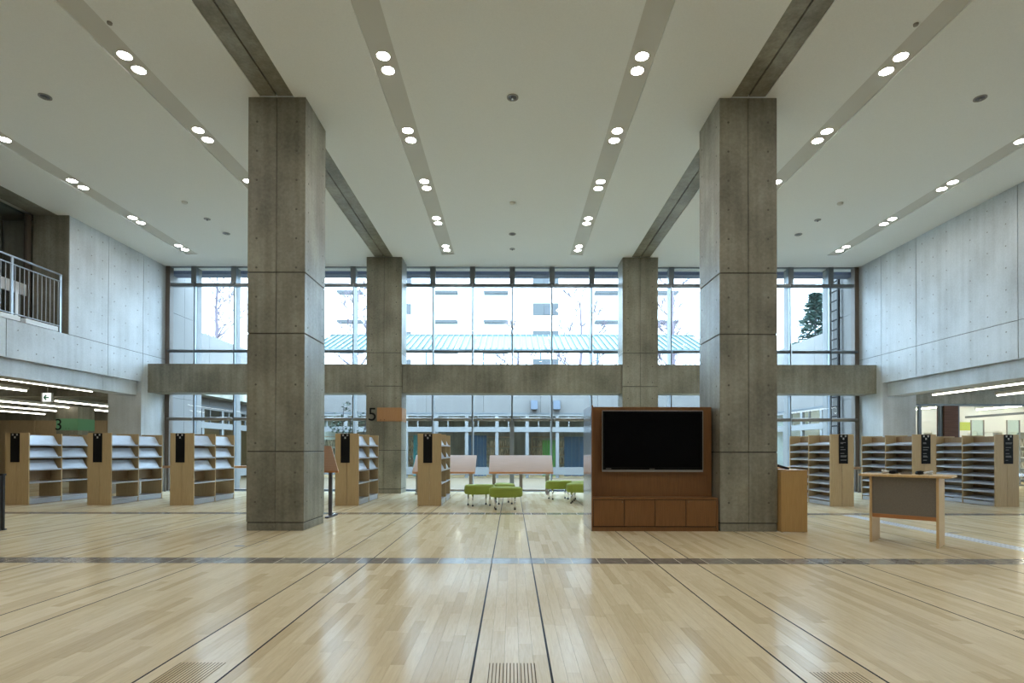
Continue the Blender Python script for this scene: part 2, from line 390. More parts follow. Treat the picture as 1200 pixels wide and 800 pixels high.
# ------------------------------------------------------------------ side walls
def tie_holes(parent, pts, axis, r=.016):
    g = MB()
    for p in pts:
        p = Vector(p)
        dv = {'x': Vector((.002,0,0)), '-x': Vector((-.002,0,0)), '-y': Vector((0,-.002,0))}[axis]
        g.tube(p-dv, p+dv, r, r, 8)
    o = g.build('form_tie_holes', M['tiehole_w' if r > .015 and axis == 'x' else 'tiehole'], parent); o['kind'] = 'stuff'; return o
for s, nm in ((-1,'wall_left'), (1,'wall_right')):
    w = empty(nm, (0,0,0), 0, 'cast concrete wall with recessed panel joints on the %s of the hall' % ('left' if s < 0 else 'right'), kind='structure')
    def pan(y0, y1, z0, z1, xf=XW, xb=XW+.3, mat='conc_wall', nm='concrete_panel'):
        a, b = s*xf, s*xb
        return bx(nm, M[mat], w, min(a,b), max(a,b), y0+.008, y1-.008, z0+.006, z1-.006)
    js = [Y0, -3.0, -.25, 2.5, 5.25, 8.0, 10.78, 13.5, 14.78, YB+.02]
    for i in range(len(js)-1):
        pan(js[i], js[i+1], 2.97, 3.73)
        if s > 0: pan(js[i], js[i+1], 3.73, ZC+.05)
    if s < 0:
        pan(12.3, 13.5, 3.73, ZC+.05); pan(13.5, 14.78, 3.73, ZC+.05); pan(14.78, YB+.02, 3.73, ZC+.05)
    # dark backing seen in the joints
    ya = Y0 if s > 0 else 12.32
    a, b = s*(XW+.015), s*(XW+.28)
    bx('joint_backing', M['conc_dark'], w, min(a,b), max(a,b), ya, YB, 3.6, ZC)
    bx('joint_backing', M['conc_dark'], w, min(a,b), max(a,b), Y0, YB, 2.99, 3.7)
    # recessed lintel under the wall and the corner pier
    for i in range(len(js)-2):
        a, b = s*(XW+.12), s*(XW+.6)
        bx('lintel', M['conc_wall'], w, min(a,b), max(a,b), js[i]+.002, min(js[i+1], 14.72)-.002, 2.62, 2.97)
    a, b = s*XW, s*(XW+.88)
    bx('corner_pier', M['conc_wall'], w, min(a,b), max(a,b), 14.72, YB+.02, 0, 2.97)  # paler wall concrete carries the window light on the inner side
    pts = []
    for i in range(3 if s < 0 else 0, 1) or [0]:
        pass
    for k, yy in enumerate([1+.0*0]):
        pass
    rng = [12.55, 12.95, 13.3, 13.7, 14.1, 14.55, 14.98, 15.4]
    near = [-1+.43*i for i in range(31)] if s > 0 else []
    zs = [3.95+.44*i for i in range(6)]
    pts = [(s*XW, y, z) for y in (rng+near) for z in zs] + [(s*XW, y, z) for y in (rng+[-1+.43*i for i in range(31)]) for z in (3.15, 3.55)]
    tie_holes(w, pts, 'x')
rear = empty('wall_back', (0,0,0), 0, 'plain wall behind the camera', kind='structure')
bx('wall_panel', M['conc_wall'], rear, -23, 23, Y0-.3, Y0, 0, ZC+.3)

# ------------------------------------------------------------------ left balcony
bal = empty('wall_balcony', (0,0,0), 0, 'upper walkway opening in the left wall with its pier, slab and beam', kind='structure')
bx('slab', M['conc_wall'], bal, -14, -XW-.31, Y0, 12.3, 3.4, 3.73)
bx('pier', M['conc'], bal, -10.67, -XW-.30, 12.31, 12.9, 3.73, ZC+.3); bx('pier', M['conc'], bal, -XW-.29, -XW-.002, 12.285, 12.298, 3.735, ZC)
bx('back_wall', M['conc'], bal, -14.2, -14, Y0, 13, 3.4, ZC+.3)
bx('end_wall', M['conc'], bal, -14, -10.68, 12.7, 12.9, 3.4, ZC+.3); bx('roof', M['ceil'], bal, -14.2, -XW-.26, 12.28, 13, ZC+.06, ZC+.35)
bx('soffit_beam', M['conc'], bal, -10.62, -XW-.26, Y0, 12.3, ZC-.002, ZC+.4)
bx('soffit', M['ceil'], bal, -14, -10.62, Y0, 12.7, ZC+.06, ZC+.3)
bx('window_post', M['post'], bal, -10.78, -10.70, 12.2, 12.3, 3.73, ZC)
bx('glass_screen', M['balglass'], bal, -10.76, -10.74, Y0, 12.2, 3.73, ZC)
bx('screen_rail', M['kerb'], bal, -10.73, -10.70, Y0, 12.19, 4.55, 4.80)
rl = empty('balcony_railing', (-9.93, 0, 3.74), 0, 'pale steel balcony railing with thin vertical bars above the left wall', 'railing')
for (nm, z, r) in (('top_rail', 1.27, .02), ('upper_rail', 1.12, .014), ('bottom_rail', .14, .014)):
    MB().tube((0,2,z), (0,12.18,z), r, r, 10).build(nm, M['rail_steel'], rl, smooth=True)
bar0 = MB().tube((0,0,.14), (0,0,1.12), .008, .008, 8).mesh('baluster', M['rail_steel'])
y = 12.1
while y > 6:
    o = bpy.data.objects.new('baluster', bar0); C.objects.link(o); o.parent = rl; o.location = (0, y, 0); y -= .105
for y in (12.16, 10.98, 9.8, 8.6, 7.4, 6.2):
    bx('post', M['rail_steel'], rl, -.012, .012, y-.025, y+.025, 0, 1.27)
for y in (11.1, 10.05): bx('post', M['kerb'], rl, -.02, .0, y-.03, y+.03, -.02, .62)
for i, (a, b) in enumerate(((11.22, 12.02), (9.9, 11.1), (8.4, 9.75), (6.9, 8.3))):
    bx('kerb_panel', M['kerb'], rl, -.03, .07, a, b, -.0, .095)

# ------------------------------------------------------------------ concrete columns
def column(name, x0, x1, y0, y1, zs, label, tie=True, grooves=(4.18,)):
    cx, cy = (x0+x1)/2, (y0+y1)/2
    t = empty(name, (cx, cy, 0), 0, label, 'column', 'concrete columns of the hall')
    hx, hy = (x1-x0)/2, (y1-y0)/2
    bx('core', M['conc_dark'], t, -hx+.012, hx-.012, -hy+.012, hy-.012, 0, ZC)
    for i in range(len(zs)-1):
        a, b = zs[i]+(.008 if i else 0), zs[i+1]-.008 if i < len(zs)-2 else ZC
        in_ = .006 if i == 0 else 0
        m = MB(); gp = .004 if i >= 2 else .0018
        m.box(-hx+in_, -gp, -hy+in_, hy-in_, a, b); m.box(gp, hx-in_, -hy+in_, hy-in_, a, b)
        m.build('concrete_block', M['conc'], t, .004, seg=1)
    if tie:
        pts = []
        z = .42
        while z < ZC-.2:
            for xx in (-.29, .29): pts.append((xx*hx/.42, -hy, z))
            z += .43
        tie_holes(t, pts, '-y')
        pts = []
        z = .42
        inner = -1 if cx > 0 else 1
        while z < ZC-.2:
            for yy in (-.3, .3): pts.append((inner*hx, yy*hy/.42, z))
            z += .43
        tie_holes(t, pts, 'x', .013)
    return t
zs = [0, .12, 1.16, 2.89, 3.79, ZC]
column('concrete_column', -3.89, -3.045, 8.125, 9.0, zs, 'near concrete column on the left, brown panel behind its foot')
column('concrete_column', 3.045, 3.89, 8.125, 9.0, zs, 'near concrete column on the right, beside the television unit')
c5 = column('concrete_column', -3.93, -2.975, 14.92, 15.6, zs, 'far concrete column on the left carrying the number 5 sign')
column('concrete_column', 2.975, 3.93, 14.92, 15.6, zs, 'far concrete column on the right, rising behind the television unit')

# horizontal concrete beam across the end wall
tr = empty('trim_1', (0,0,0), 0, 'long horizontal concrete beam between upper and lower windows', kind='structure')
for (a, b) in ((-10.0, -7.0), (-7.0, -3.94), (-2.965, 1.5), (1.5, 2.965), (3.94, 7.0), (7.0, 10.0)):
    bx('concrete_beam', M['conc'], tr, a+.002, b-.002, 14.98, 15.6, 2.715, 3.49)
for (a, b) in ((-2.965, 2.965), (-XW, -3.94), (3.94, XW)):
    bx('beam_seam', M['conc_dark'], tr, a, b, 15.0, 15.58, 2.73, 3.47)

# sign 5 on far left column
sg = empty('number_sign', (-3.45, 14.915, 2.02), 0, 'wooden sign board with a big black 5 on the far left column', 'sign')
bx('board', M['signwood'], sg, -.18, .483, -.012, 0, -.10+.02, .29)
bx('side_board', M['signwood'], sg, .478, .488, 0, .6, -.08, .29)
text_obj('5', .50, M['black'], sg, (-.43, -.016, -.06))
text_obj('.', .16, M['black'], sg, (-.10, -.016, -.05)); text_obj('.', .16, M['black'], sg, (.0, -.016, -.05))

# ------------------------------------------------------------------ end wall glazing
P = 1.13
def window_bank(idx, xa, xb, z0, z1, upper, label):
    w = empty('window_%d' % idx, (0,0,0), 0, label, kind='structure')
    ks = [k for k in range(-8, 9) if xa+.1 < k*P < xb-.1]
    xs = [xa] + [k*P for k in ks] + [xb]
    for k in ks:
        x = k*P
        bx('mullion', M['frame'], w, x-.018, x+.018, YB+.02, YB+.12, z0, z1)
        tag(bx('outer_fin', M['frame_out'], w, x-.022, x+.022, YB+.13, YB+.36, z0, z1), 'pale outer fin of the mullion')
        if upper: bx('head_block', M['frame_dark'], w, x-.075, x+.075, YB-.02, YB+.10, 5.9, ZC)
        if k == 0 and not upper:
            bx('door_post', M['frame'], w, x-.06, x+.06, YB-.02, YB+.125, z0, 2.05)
    for i in range(len(xs)-1):
        a, b = xs[i]+.02, xs[i+1]-.02
        if upper:
            bx('transom', M['frame_dark'], w, a, b, YB, YB+.12, 5.815, 5.90)
            bx('pane', M['glass'], w, a, b, YB+.06, YB+.07, z0+.03, 5.81)
            bx('pane', M['glass'], w, a, b, YB+.06, YB+.07, 5.905, ZC)
            MB().tube((a+.02, YB-.0, 3.965), (b, YB-.0, 3.965), .045, .045, 12).build('rail', M['frame_dark'], w, smooth=True)
            bx('head_strip', M['frame_dark'], w, a, b, YB+.0, YB+.1, ZC-.02, ZC+.02)
        else:
            bx('pane', M['glass'], w, a, b, YB+.06, YB+.07, .1, 2.0)
            bx('pane', M['glass'], w, a, b, YB+.06, YB+.07, 2.10, z1)
            MB().tube((a+.01, YB, 2.04), (b-.01, YB, 2.04), .05, .05, 12).build('rail', M['leg'], w, smooth=True)
            bx('sill', M['frame_dark'], w, a, b, YB, YB+.12, 0, .05)
    return w
names = [('left part of the end wall', -XW+.04, -3.45), ('middle of the end wall between the far columns', -3.45, 3.45), ('right part of the end wall', 3.45, XW-.04)]
n = 1
for up in (True, False):
    for (lb, a, b) in names:
        window_bank(n, a, b, 3.4 if up else 0, ZC if up else 2.75, up, '%s windows in the %s' % ('tall upper' if up else 'lower', lb)); n += 1
tr2 = empty('trim_2', (0,0,0), 0, 'brown posts framing both ends of the glazed wall', kind='structure')
for s in (-1, 1):
    bx('post', M['post'], tr2, min(s*(XW-.14), s*(XW-.02)), max(s*(XW-.14), s*(XW-.02)), YB-.03, YB+.15, 0, ZC)
    a, b = s*(XW-.02), s*(XW+.02)
bx('floor_band', M['frame'], tr2, -XW, XW, YB-.1, YB, 0, .012)
bx('spandrel', M['frame_dark'], tr2, -XW, XW, YB+.0, YB+.12, 2.76, 3.38)
for s in (-1, 1):
    h = empty('handrail', (s*8.35, 15.45, 0), 0, 'low wooden handrail in front of the %s lower windows' % ('left' if s < 0 else 'right'), 'handrail')
    MB().tube((-1.4,0,.69), (1.4,0,.69), .035, .035, 12).build('rail', M['signwood'], h, smooth=True)
    for x in (-1.3, 0, 1.3): MB().tube((x,0,0), (x,0,.66), .018, .018, 8).build('post', M['leg'], h)

# ------------------------------------------------------------------ downlights
def make_downlight():
    t = empty('downlight')
    MB().lathe([(.098, 0), (.098, -.008), (.084, -.008), (.083, -.002)], 28).build('trim_ring', M['white_metal'], t, smooth=False)
    MB().lathe([(.083, -.004), (.001, -.005)], 28).build('lamp_disc', M['lamp'], t)
    return t
proto = make_downlight(); used = False
strips = {-8.55: 'light strip by the left wall', -5.13: 'light strip left of the near left column', -1.71: 'light strip just left of centre',
          1.71: 'light strip just right of centre', 5.13: 'light strip right of the near right column', 8.55: 'light strip by the right wall'}
ordn = ['nearest', 'second nearest', 'third nearest', 'fourth nearest', 'farthest']
for xs_, sname in strips.items():
    for k in range(-7, 5):
        yc = 7.43 + 1.718*k
        for j, dy in enumerate((-.14, .14)):
            vis = k >= 0 and not (abs(xs_) > 8 and k < 1)
            o = proto if not used else copy_tree(proto); used = True
            o.location = (xs_, yc+dy, ZC+.02)
            if vis: tag(o, 'lit downlight, %s one of %s pair, %s' % (('nearer', 'farther')[j], ordn[k], sname), 'downlight', 'lit ceiling downlights')
            else: tag(o, 'unseen lit downlight, %s one of %s pair overhead, %s' % (('nearer', 'farther')[j], ['first','second','third','fourth','fifth','sixth','seventh','eighth'][k+7], sname.replace('light strip', 'strip')), 'downlight', 'downlights above and behind the camera')
for x, lb in ((-6.88, 'left bay'), (0.0, 'middle bay'), (6.88, 'right bay')):
    for y, nm, r, wd in ((8.12, 'recessed_spot', .085, 'nearest'), (13.3, 'recessed_spot', .085, 'farthest')):  # small recessed spot fittings, not lit
        t = empty(nm, (x, y, ZC), 0, 'small unlit round chrome ceiling fitting, %s one in the %s' % (wd, lb), 'ceiling fitting')
        MB().lathe([(r, 0), (r, -.012), (r-.02, -.012), (r-.03, .01)], 20).build('ring', M['silver'], t)
        MB().lathe([(r-.025, -.002), (.03, -.008), (.001, -.014)], 20).build('grille', M['leg_dark'], t)
        MB().lathe([(.02, -.012), (.018, -.03), (.001, -.032)], 12).build('bulb', M['chrome'], t)
    o = MB().lathe([(.06, 0), (.055, -.03), (.03, -.045), (.001, -.045)], 18, (x, 11.6, ZC)).build('smoke_detector', M['white_metal']); tag(o, 'small grey smoke detector on the ceiling of the %s' % lb, 'smoke detector')
    t = empty('sprinkler', (x, 12.46 if x else 14.3, ZC), 0, 'tiny ceiling sprinkler in the %s' % lb, 'sprinkler')
    MB().lathe([(.07, 0), (.07, -.01), (.001, -.012)], 16).build('cap', M['silver'], t)
    MB().tube((0,0,-.01), (0,0,-.04), .012, .012, 8).build('head', M['leg_dark'], t)
for x, y in ((-4.9, 6.7), (4.9, 6.7)):
    tag(MB().lathe([(.03, 0), (.028, -.02), (.001, -.022)], 14, (x, y, ZC)).build('sprinkler', M['leg']), 'small grey ceiling sprinkler near the %s edge of the view, before the column' % ('left' if x < 0 else 'right'), 'sprinkler')

# ------------------------------------------------------------------ wings under the side walls
def batten(x, ya, yb, z, label, group, mat='tube'):
    t = empty('linear_light', (x, ya, z), 0, label, 'ceiling light', group)
    n = max(1, round((yb-ya)/1.25)); L = (yb-ya)/n
    for i in range(n):
        bx('housing', M['white_metal'], t, -.07, .07, i*L+.01, (i+1)*L-.01, .03, .11)
        MB().tube((0, i*L+.03, 0.01), (0, (i+1)*L-.03, 0.01), .022, .022, 10).build('tube', M[mat], t, smooth=True)
    for i in (0.15, .85): MB().tube((0, (yb-ya)*i, .1), (0, (yb-ya)*i, 2.965-z), .01, .01, 6).build('hanger', M['leg'], t)
    return t
lw = empty('wall_left_wing', (0,0,0), 0, 'concrete shell of the low room beyond the left wall', kind='structure')
bx('wing_ceiling', M['conc'], lw, -23, -XW-.31, Y0, 24.5, 2.975, 3.4)
bx('outer_wall', M['conc'], lw, -23.2, -23, Y0, 24.5, 0, 3.4)
for i in range(12):
    bx('wood_panel', M['panelwood'], lw, -23+i*1.05+.008, -23+(i+1)*1.05-.008, 24.3, 24.4, 0, 2.42)
bx('end_wall', M['conc'], lw, -23, -10.7, 24.4, 24.6, 0, 3.4); bx('inner_wall', M['conc'], lw, -10.9, -10.72, 23.1, 24.4, 0, 3.4); bx('inner_wall', M['conc'], lw, -10.9, -10.74, 15.8, 17.86, 0, 3.4)
for y in (16.2, 20.4): bx('ceiling_beam', M['conc'], lw, -23, -10.75, y, y+.5, 2.72, 2.98)
lt = 'strip lights of the left wing'
batten(-11.57, 7.5, 15.3, 2.76, 'long fluorescent batten in the left wing, nearest the hall', lt)
batten(-13.3, 7.5, 15.2, 2.76, 'second fluorescent batten from the hall in the left wing, ending before the exit sign', lt)
batten(-14.2, 17.2, 24.0, 2.66, 'far fluorescent batten to the right of the exit sign in the left wing', lt)
batten(-16.0, 11, 24.0, 2.66, 'long fluorescent batten passing over the green number 3 sign', lt)
batten(-18.0, 13, 23.6, 2.66, 'fluorescent batten left of the green number 3 sign, reaching the far end', lt)
batten(-20.2, 15, 24.0, 2.66, 'leftmost fluorescent batten in the left wing, low in the view', lt)
t = empty('concrete_column', (-16.05, 20.4, 0), 0, 'square concrete column in the left wing with a green band', 'column', 'concrete columns of the hall')
bx('shaft', M['conc'], t, -.385, .385, -.4, .4, 0, 2.72)
t = empty('number_sign', (-16.05, 20.0, 2.06), 0, 'green sign band with a black 3 around the left wing column', 'sign')
bx('front_band', M['signgreen'], t, -.385, .40, -.012, -.002, -.21, .21)
bx('side_band', M['signgreen'], t, .387, .397, -.002, .8, -.21, .21)
text_obj('3', .58, M['black'], t, (-.44, -.016, -.20))
text_obj('.', .16, M['black'], t, (-.05, -.016, -.16)); text_obj('.', .16, M['black'], t, (.06, -.016, -.16))
t = empty('exit_sign', (-10.92, 13.0, 2.39), 0, 'small white hanging exit sign with a green left arrow', 'sign')
bx('case', M['white_metal'], t, -.13, .11, 0, .06, -.10, .11)
bx('face', M['exit_w'], t, -.09, .105, -.004, 0, -.095, .105)
a = MB(); a.bar((-.05,-.007,0), (.06,-.007,0), .004, .03); a.bar((-.055,-.007,0), (.0,-.007,.055), .004, .03); a.bar((-.055,-.007,0), (0,-.007,-.055), .004, .03)
a.build('arrow', M['exit_g'], t)
MB().tube((0,.03,.11), (0,.03,.58), .008, .008, 8).build('rod', M['white_metal'], t)

rw = empty('wall_right_wing', (0,0,0), 0, 'concrete shell of the low room beyond the right wall', kind='structure')
bx('wing_ceiling', M['conc'], rw, XW+.31, 26, Y0, 16.6, 2.975, 3.4)
bx('wing_ceiling', M['whiteroom'], rw, XW+.9, 26, 16.6, 22.7, 2.975, 3.4)
bx('outer_wall', M['conc'], rw, 26, 26.2, Y0, 22.7, 0, 3.4)
bx('end_wall', M['whiteroom'], rw, 10.7, 26, 22.5, 22.7, 0, 3.4); bx('inner_wall', M['whiteroom'], rw, 21.6, 21.8, 16.7, 22.5, 0, 3.0); bx('ceiling_duct', M['frame_dark'], rw, 18.3, 18.42, 16.75, 22.4, 2.48, 2.56); bx('inner_wall', M['whiteroom'], rw, 10.72, 10.9, 15.8, 17.86, 0, 3.4); bx('room_floor', M['whiteroom'], rw, 11.05, 26, 16.7, 22.5, -.1, -.003)
bx('partition_beam', M['conc'], rw, XW+.9, 26, 16.4, 16.7, 2.56, 2.97)
batten(12.05, 7.5, 15.9, 2.76, 'long fluorescent batten in the right wing, nearest the hall', 'strip lights of the right wing')
batten(13.98, 7.5, 16.0, 2.76, 'second fluorescent batten from the hall in the right wing', 'strip lights of the right wing')
for i, (x, y0, y1) in enumerate(((13.6, 17.2, 22.2), (16.1, 17.2, 22.2), (18.6, 17.2, 22.2), (20.6, 17.2, 22.2))):
    batten(x, y0, y1, 2.8, 'bright strip light in the room behind the glass partition, number %s from the pillar' % ['one','two','three','four'][i], 'strip lights of the glazed room', 'tube_hot')
pt = empty('window_7', (0, 16.5, 0), 0, 'glazed partition with dark frames across the back of the right wing', kind='structure')
bx('head', M['frame_dark'], pt, 11.0, 25.9, -.04, .04, 2.50, 2.56)
for x in (12.12, 12.75, 13.25, 16.4, 19.5, 22.6): bx('mullion', M['frame_dark'], pt, x-.04, x+.04, -.04, .04, 0, 2.5)
for a, b in ((12.16, 12.71), (13.29, 16.36), (16.44, 19.46), (19.54, 22.56), (22.64, 25.9)): bx('pane', M['glass'], pt, a, b, -.005, .005, .05, 2.5)
tag(bx('brown_pillar', M['brick_pillar'], pt, 12.79, 13.20, -.1, .2, 0, 2.5), 'brown striped pillar between the panes')
# things in the glazed room
t = tag(bx('notice_panel', M['lime'], None, 16.05, 16.55, 20.0, 20.03, 1.9, 2.2), 'lime green rectangular notice behind the glass partition', 'notice')
for i, x in enumerate((15.60, 16.80)):
    t = empty('glass_screen', (x, 18.6, 0), 0, 'pale green glass screen in the glazed room, %s from the pillar' % ['first','second'][i], 'screen', 'pale glass screens in the glazed room')
    bx('pane', M['paleglass'], t, -.2, .22, -.01, .01, .2, 2.2); bx('foot', M['leg'], t, -.22, .24, -.15, .15, 0, .05)
    for xx in (-.2, .22): bx('upright', M['leg'], t, xx-.015, xx+.015, -.015, .015, .05, 2.2)
for i, (x, y) in enumerate(((14.1, 20.9), (16.2, 21.6), (18.3, 20.9), (20.4, 21.6))):
    t = empty('bookcase', (x, y, 0), 0, 'low pale bookcase in the glazed room, %s from the pillar' % ['first','second','third','fourth'][i], 'bookcase', 'bookcases in the glazed room')
    for xx in (-.95, 0, .92): bx('side_panel', M['white_metal'], t, xx, xx+.03, -.2, .2, 0, 1.9)
    for z in (.1, .5, .9, 1.3, 1.85): bx('shelf', M['white_metal'], t, -.92, .92, -.2, .2, z, z+.03)
    b = MB(); rr = random.Random(i)
    for z in (.13, .53, .93, 1.33):
        xx = -.9
        while xx < .85:
            wd = rr.uniform(.03, .06); b.box(xx, xx+wd, -.18, .0, z, z+rr.uniform(.2,.3)); xx += wd+.002
    b.build('books', M['book_mix'], t)['kind'] = 'stuff'

# ------------------------------------------------------------------ bookcases
L, BW, H = 1.73, .5, 1.525
LEV_D = [.12, .47, .745, 1.01, 1.28]
LEV_N = [.14+.168*k for k in range(8)]
def bookcase(x, kind, label, side):
    t = empty('bookcase', (x, 11.73, 0), 0, label, 'bookcase', 'double sided wooden bookcases')
    h = BW/2
    for a, b in ((-h, -.003), (.003, h)): bx('end_panel', M['oak'], t, a, b, 0, .03, 0, H, .002)
    bx('end_panel', M['oak'], t, -h, h, L-.03, L, 0, H, .002)
    bx('divider', M['oak'], t, -h, h, L/2-.014, L/2+.014, .0, H, .002)
    lv = LEV_D if kind == 'd' else LEV_N
    z0 = .5 if kind == 'd' else .1
    for (a, b) in ((.031, L/2-.015), (L/2+.015, L-.031)):
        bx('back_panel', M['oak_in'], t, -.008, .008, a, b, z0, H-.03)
        for s in (-1, 1):
            f = s*(h-.006)
            for i, z in enumerate(lv):
                m = MB(); m.box(min(f, s*.01), max(f, s*.01), a, b, z-.012, z)
                m.box(min(f, f+s*.005), max(f, f+s*.005), a, b, z-.024, z+.006)
                m.build('shelf', M['shelf_metal'], t)
                if kind == 'd' and i >= 2:
                    # tilted display plate standing on the shelf edge
                    m = MB(); x1 = s*(h-.03); x2 = s*(h-.14); th = .004
                    m.quad((x1,a+.004,z+.004),(x1,b-.05,z+.004),(x2,b-.05,z+.2),(x2,a+.004,z+.2))
                    m.quad((x1-s*th,a+.004,z+.004),(x2-s*th,a+.004,z+.2),(x2-s*th,b-.05,z+.2),(x1-s*th,b-.05,z+.004))
                    o = m.build('display_plate', M['plate'], t)
                if kind == 'n':
                    m = MB(); m.bar((s*(h-.02), (a+b)/2, z+.004), (s*.03, (a+b)/2, z+.05), b-a-.02, .004)
                    m.build('sloping_tray', M['plate'], t)
            bx('plinth', M['shelf_metal'], t, min(s*(h-.03), s*(h-.01)), max(s*(h-.03), s*(h-.01)), a, b, .01, .09)
    # black sign with small pale marks
    sgx = {-1: -.03, 1: .03}[side]
    sb = bx('sign_plate', M['black'], t, sgx-.1, sgx+.09, -.01, -.001, .905, 1.52)
    m = MB()
    for (cx, cz) in ((-.05, 1.485), (.04, 1.485), (-.005, 1.43)):
        for dz in (-.012, .003, .016): m.box(sgx+cx-.018, sgx+cx+.018, -.012, -.0102, cz+dz-.003, cz+dz+.003)
        m.box(sgx+cx-.003, sgx+cx+.003, -.012, -.0102, cz-.018, cz+.02)
    m.build('lettering', M['white'], sb)
    m = MB()
    rows = (1.35, 1.33, 1.25, 1.20, 1.12, 1.07, 1.05, .98) if side > 0 else (1.1, 1.02)
    rr = random.Random(int(x*10))
    for z in rows:
        w = rr.uniform(.05, .14) if side > 0 else .0
        if w: m.box(sgx-.07, sgx-.07+w, -.0115, -.0102, z-.006, z+.006)
    if m.v: m.build('lettering', M['greyprint'], sb)
    return t
Q = 1.745
bookcase(-Q*6, 'd', 'wooden bookcase with white display shelves at the far left edge of the view', -1)
bookcase(-Q*5, 'd', 'wooden display bookcase in front of the green number 3 sign, second from left', -1)
bookcase(-Q*4, 'd', 'wooden display bookcase left of the near left column, before the left windows', -1)
bookcase(-Q*2, 'd', 'wooden display bookcase just right of the near left column', -1)
bookcase(-Q*1, 'd', 'wooden display bookcase left of the green stools, seen nearly end on', -1)
bookcase(Q*4, 'n', 'wooden many-shelved bookcase just right of the near right column', 1)
bookcase(Q*5, 'n', 'wooden many-shelved bookcase behind the grey fronted desk', 1)
bookcase(Q*6, 'n', 'wooden many-shelved bookcase at the far right edge of the view', 1)

# ------------------------------------------------------------------ television unit
tv = empty('television_unit', (2.09, 8.125, 0), 0, 'brown veneered wall unit with low cupboards beside the right column', 'wall unit')
x0, x1 = -.93, .93
tag(bx('side_panel', M['cherry'], tv, x0+.006, x0+.03, 0, .875, 0, 1.845, .002), 'upright side panel')
tag(bx('side_sheet', M['mirror'], tv, x0, x0+.006, .0, .875, 0.0, 1.84), 'polished grey sheet on the side')
bx('back_board', M['cherry'], tv, x0+.032, .925, .26, .30, .48, 1.84, .002)
bx('rear_body', M['cherry'], tv, x0+.032, .925, .301, .87, 0, 1.82)
bx('countertop', M['cherry'], tv, x0+.032, .925, -.01, .259, .465, .49, .003)
bx('carcass', M['cherry_gap'], tv, x0+.032, .925, .022, .259, .06, .464)
bx('plinth', M['cherry'], tv, x0+.032, .905, .012, .25, 0, .06)
bx('side_panel', M['cherry'], tv, .906, .925, -.01, .021, 0, .464)
dw = (1.835-.03)/4
for i in range(4):
    a = x0+.034+i*dw*1.0
    d = bx('cupboard_door', M['cherry'], tv, a+.005, a+dw-.005, .0, .021, .075, .455, .0015)
    if i in (0, 3):
        lx = a+dw-.03 if i == 0 else a+.04
        MB().tube((lx, -.004, .43), (lx, 0.0, .43), .008, .008, 10).build('lock', M['chrome'], d)
t = empty('television', (2.105, 8.30, 0), 0, 'large black flat screen television mounted on the brown unit', 'television')
bx('casing', M['bezel'], t, -.753, .753, .005, .07, .873, 1.777, .006)
bx('screen', M['screen'], t, -.715, .715, -.004, .004, .935, 1.745)
for a in ((-.753,.753,.0,.03,1.77,1.782), (-.753,.753,-.006,.03,.862,.893), (-.757,-.748,0,.03,.873,1.78), (.748,.757,0,.03,.873,1.78)):
    bx('silver_edge', M['silver'], t, *a)
bx('lettering', M['greyprint'], t, -.70,-.62,-.006,-.004,.905,.915); bx('lettering', M['greyprint'], t, -.05,.03,-.006,-.004,.905,.912)

# brown panel behind near left column
t = empty('display_panel', (-3.7, 9.03, 0), 0, 'tall brown wooden panel standing behind the near left column', 'panel')
bx('board', M['cherry'], t, -.60, .50, 0, .04, .03, 1.9, .002); bx('foot', M['cherry'], t, -.58, .48, -.01, .3, 0, .03)

# ------------------------------------------------------------------ lectern right of column
t = empty('lectern', (4.08, 8.03, 0), 0, 'plain light wooden box lectern against the right column', 'lectern')
bx('front_panel', M['maple_l'], t, -.185, .195, 0, .02, .008, .885, .002)
for a, b in ((-.185,-.167), (.177,.195)): bx('side_panel', M['maple_l'], t, a, b, .021, .42, .008, .885, .002)
bx('top', M['maple_l'], t, -.185, .2, -.003, .43, .886, .905, .003); bx('shelf', M['maple_l'], t, -.166, .176, .022, .41, .5, .518)
for x in (-.15, .16): MB().tube((x, .05, 0), (x, .05, .008), .015, .015, 8).build('foot', M['dark'], t)
o = MB().box(-.08,.09,0,.12,0,.025, Matrix.Translation((3.99,8.16,.934)) @ Matrix.Rotation(R(18),4,'Y')).build('notebook', M['dark'], None, .003)
tag(o, 'small dark folder lying on the light wooden lectern', 'folder')

# ------------------------------------------------------------------ angled desk on the right
t = empty('standing_desk', (5.09, 7.16, 0), R(-45), 'light wooden desk with a grey front panel, turned at an angle', 'desk')
pts = []
for (sx, sy) in ((1,-1),(1,1),(-1,1),(-1,-1)):
    a0 = {(1,-1):-90,(1,1):0,(-1,1):90,(-1,-1):180}[(sx,sy)]
    for i in range(6):
        a = R(a0+i*18); pts.append((sx*.42+.07*math.cos(a), sy*.21+.07*math.sin(a)))
MB().prism(pts, .855, .885).build('desktop', M['table_w'], t, .006)
for x in (-.35, .35): bx('leg', M['table_w'], t, x-.014, x+.014, -.225, .225, 0, .854, .003)
bx('front_panel', M['fabric_grey'], t, -.335, .335, -.205, -.185, .375, .852)
bx('stretcher', M['beech_edge'], t, -.335, .335, -.21, -.175, .325, .374, .002)
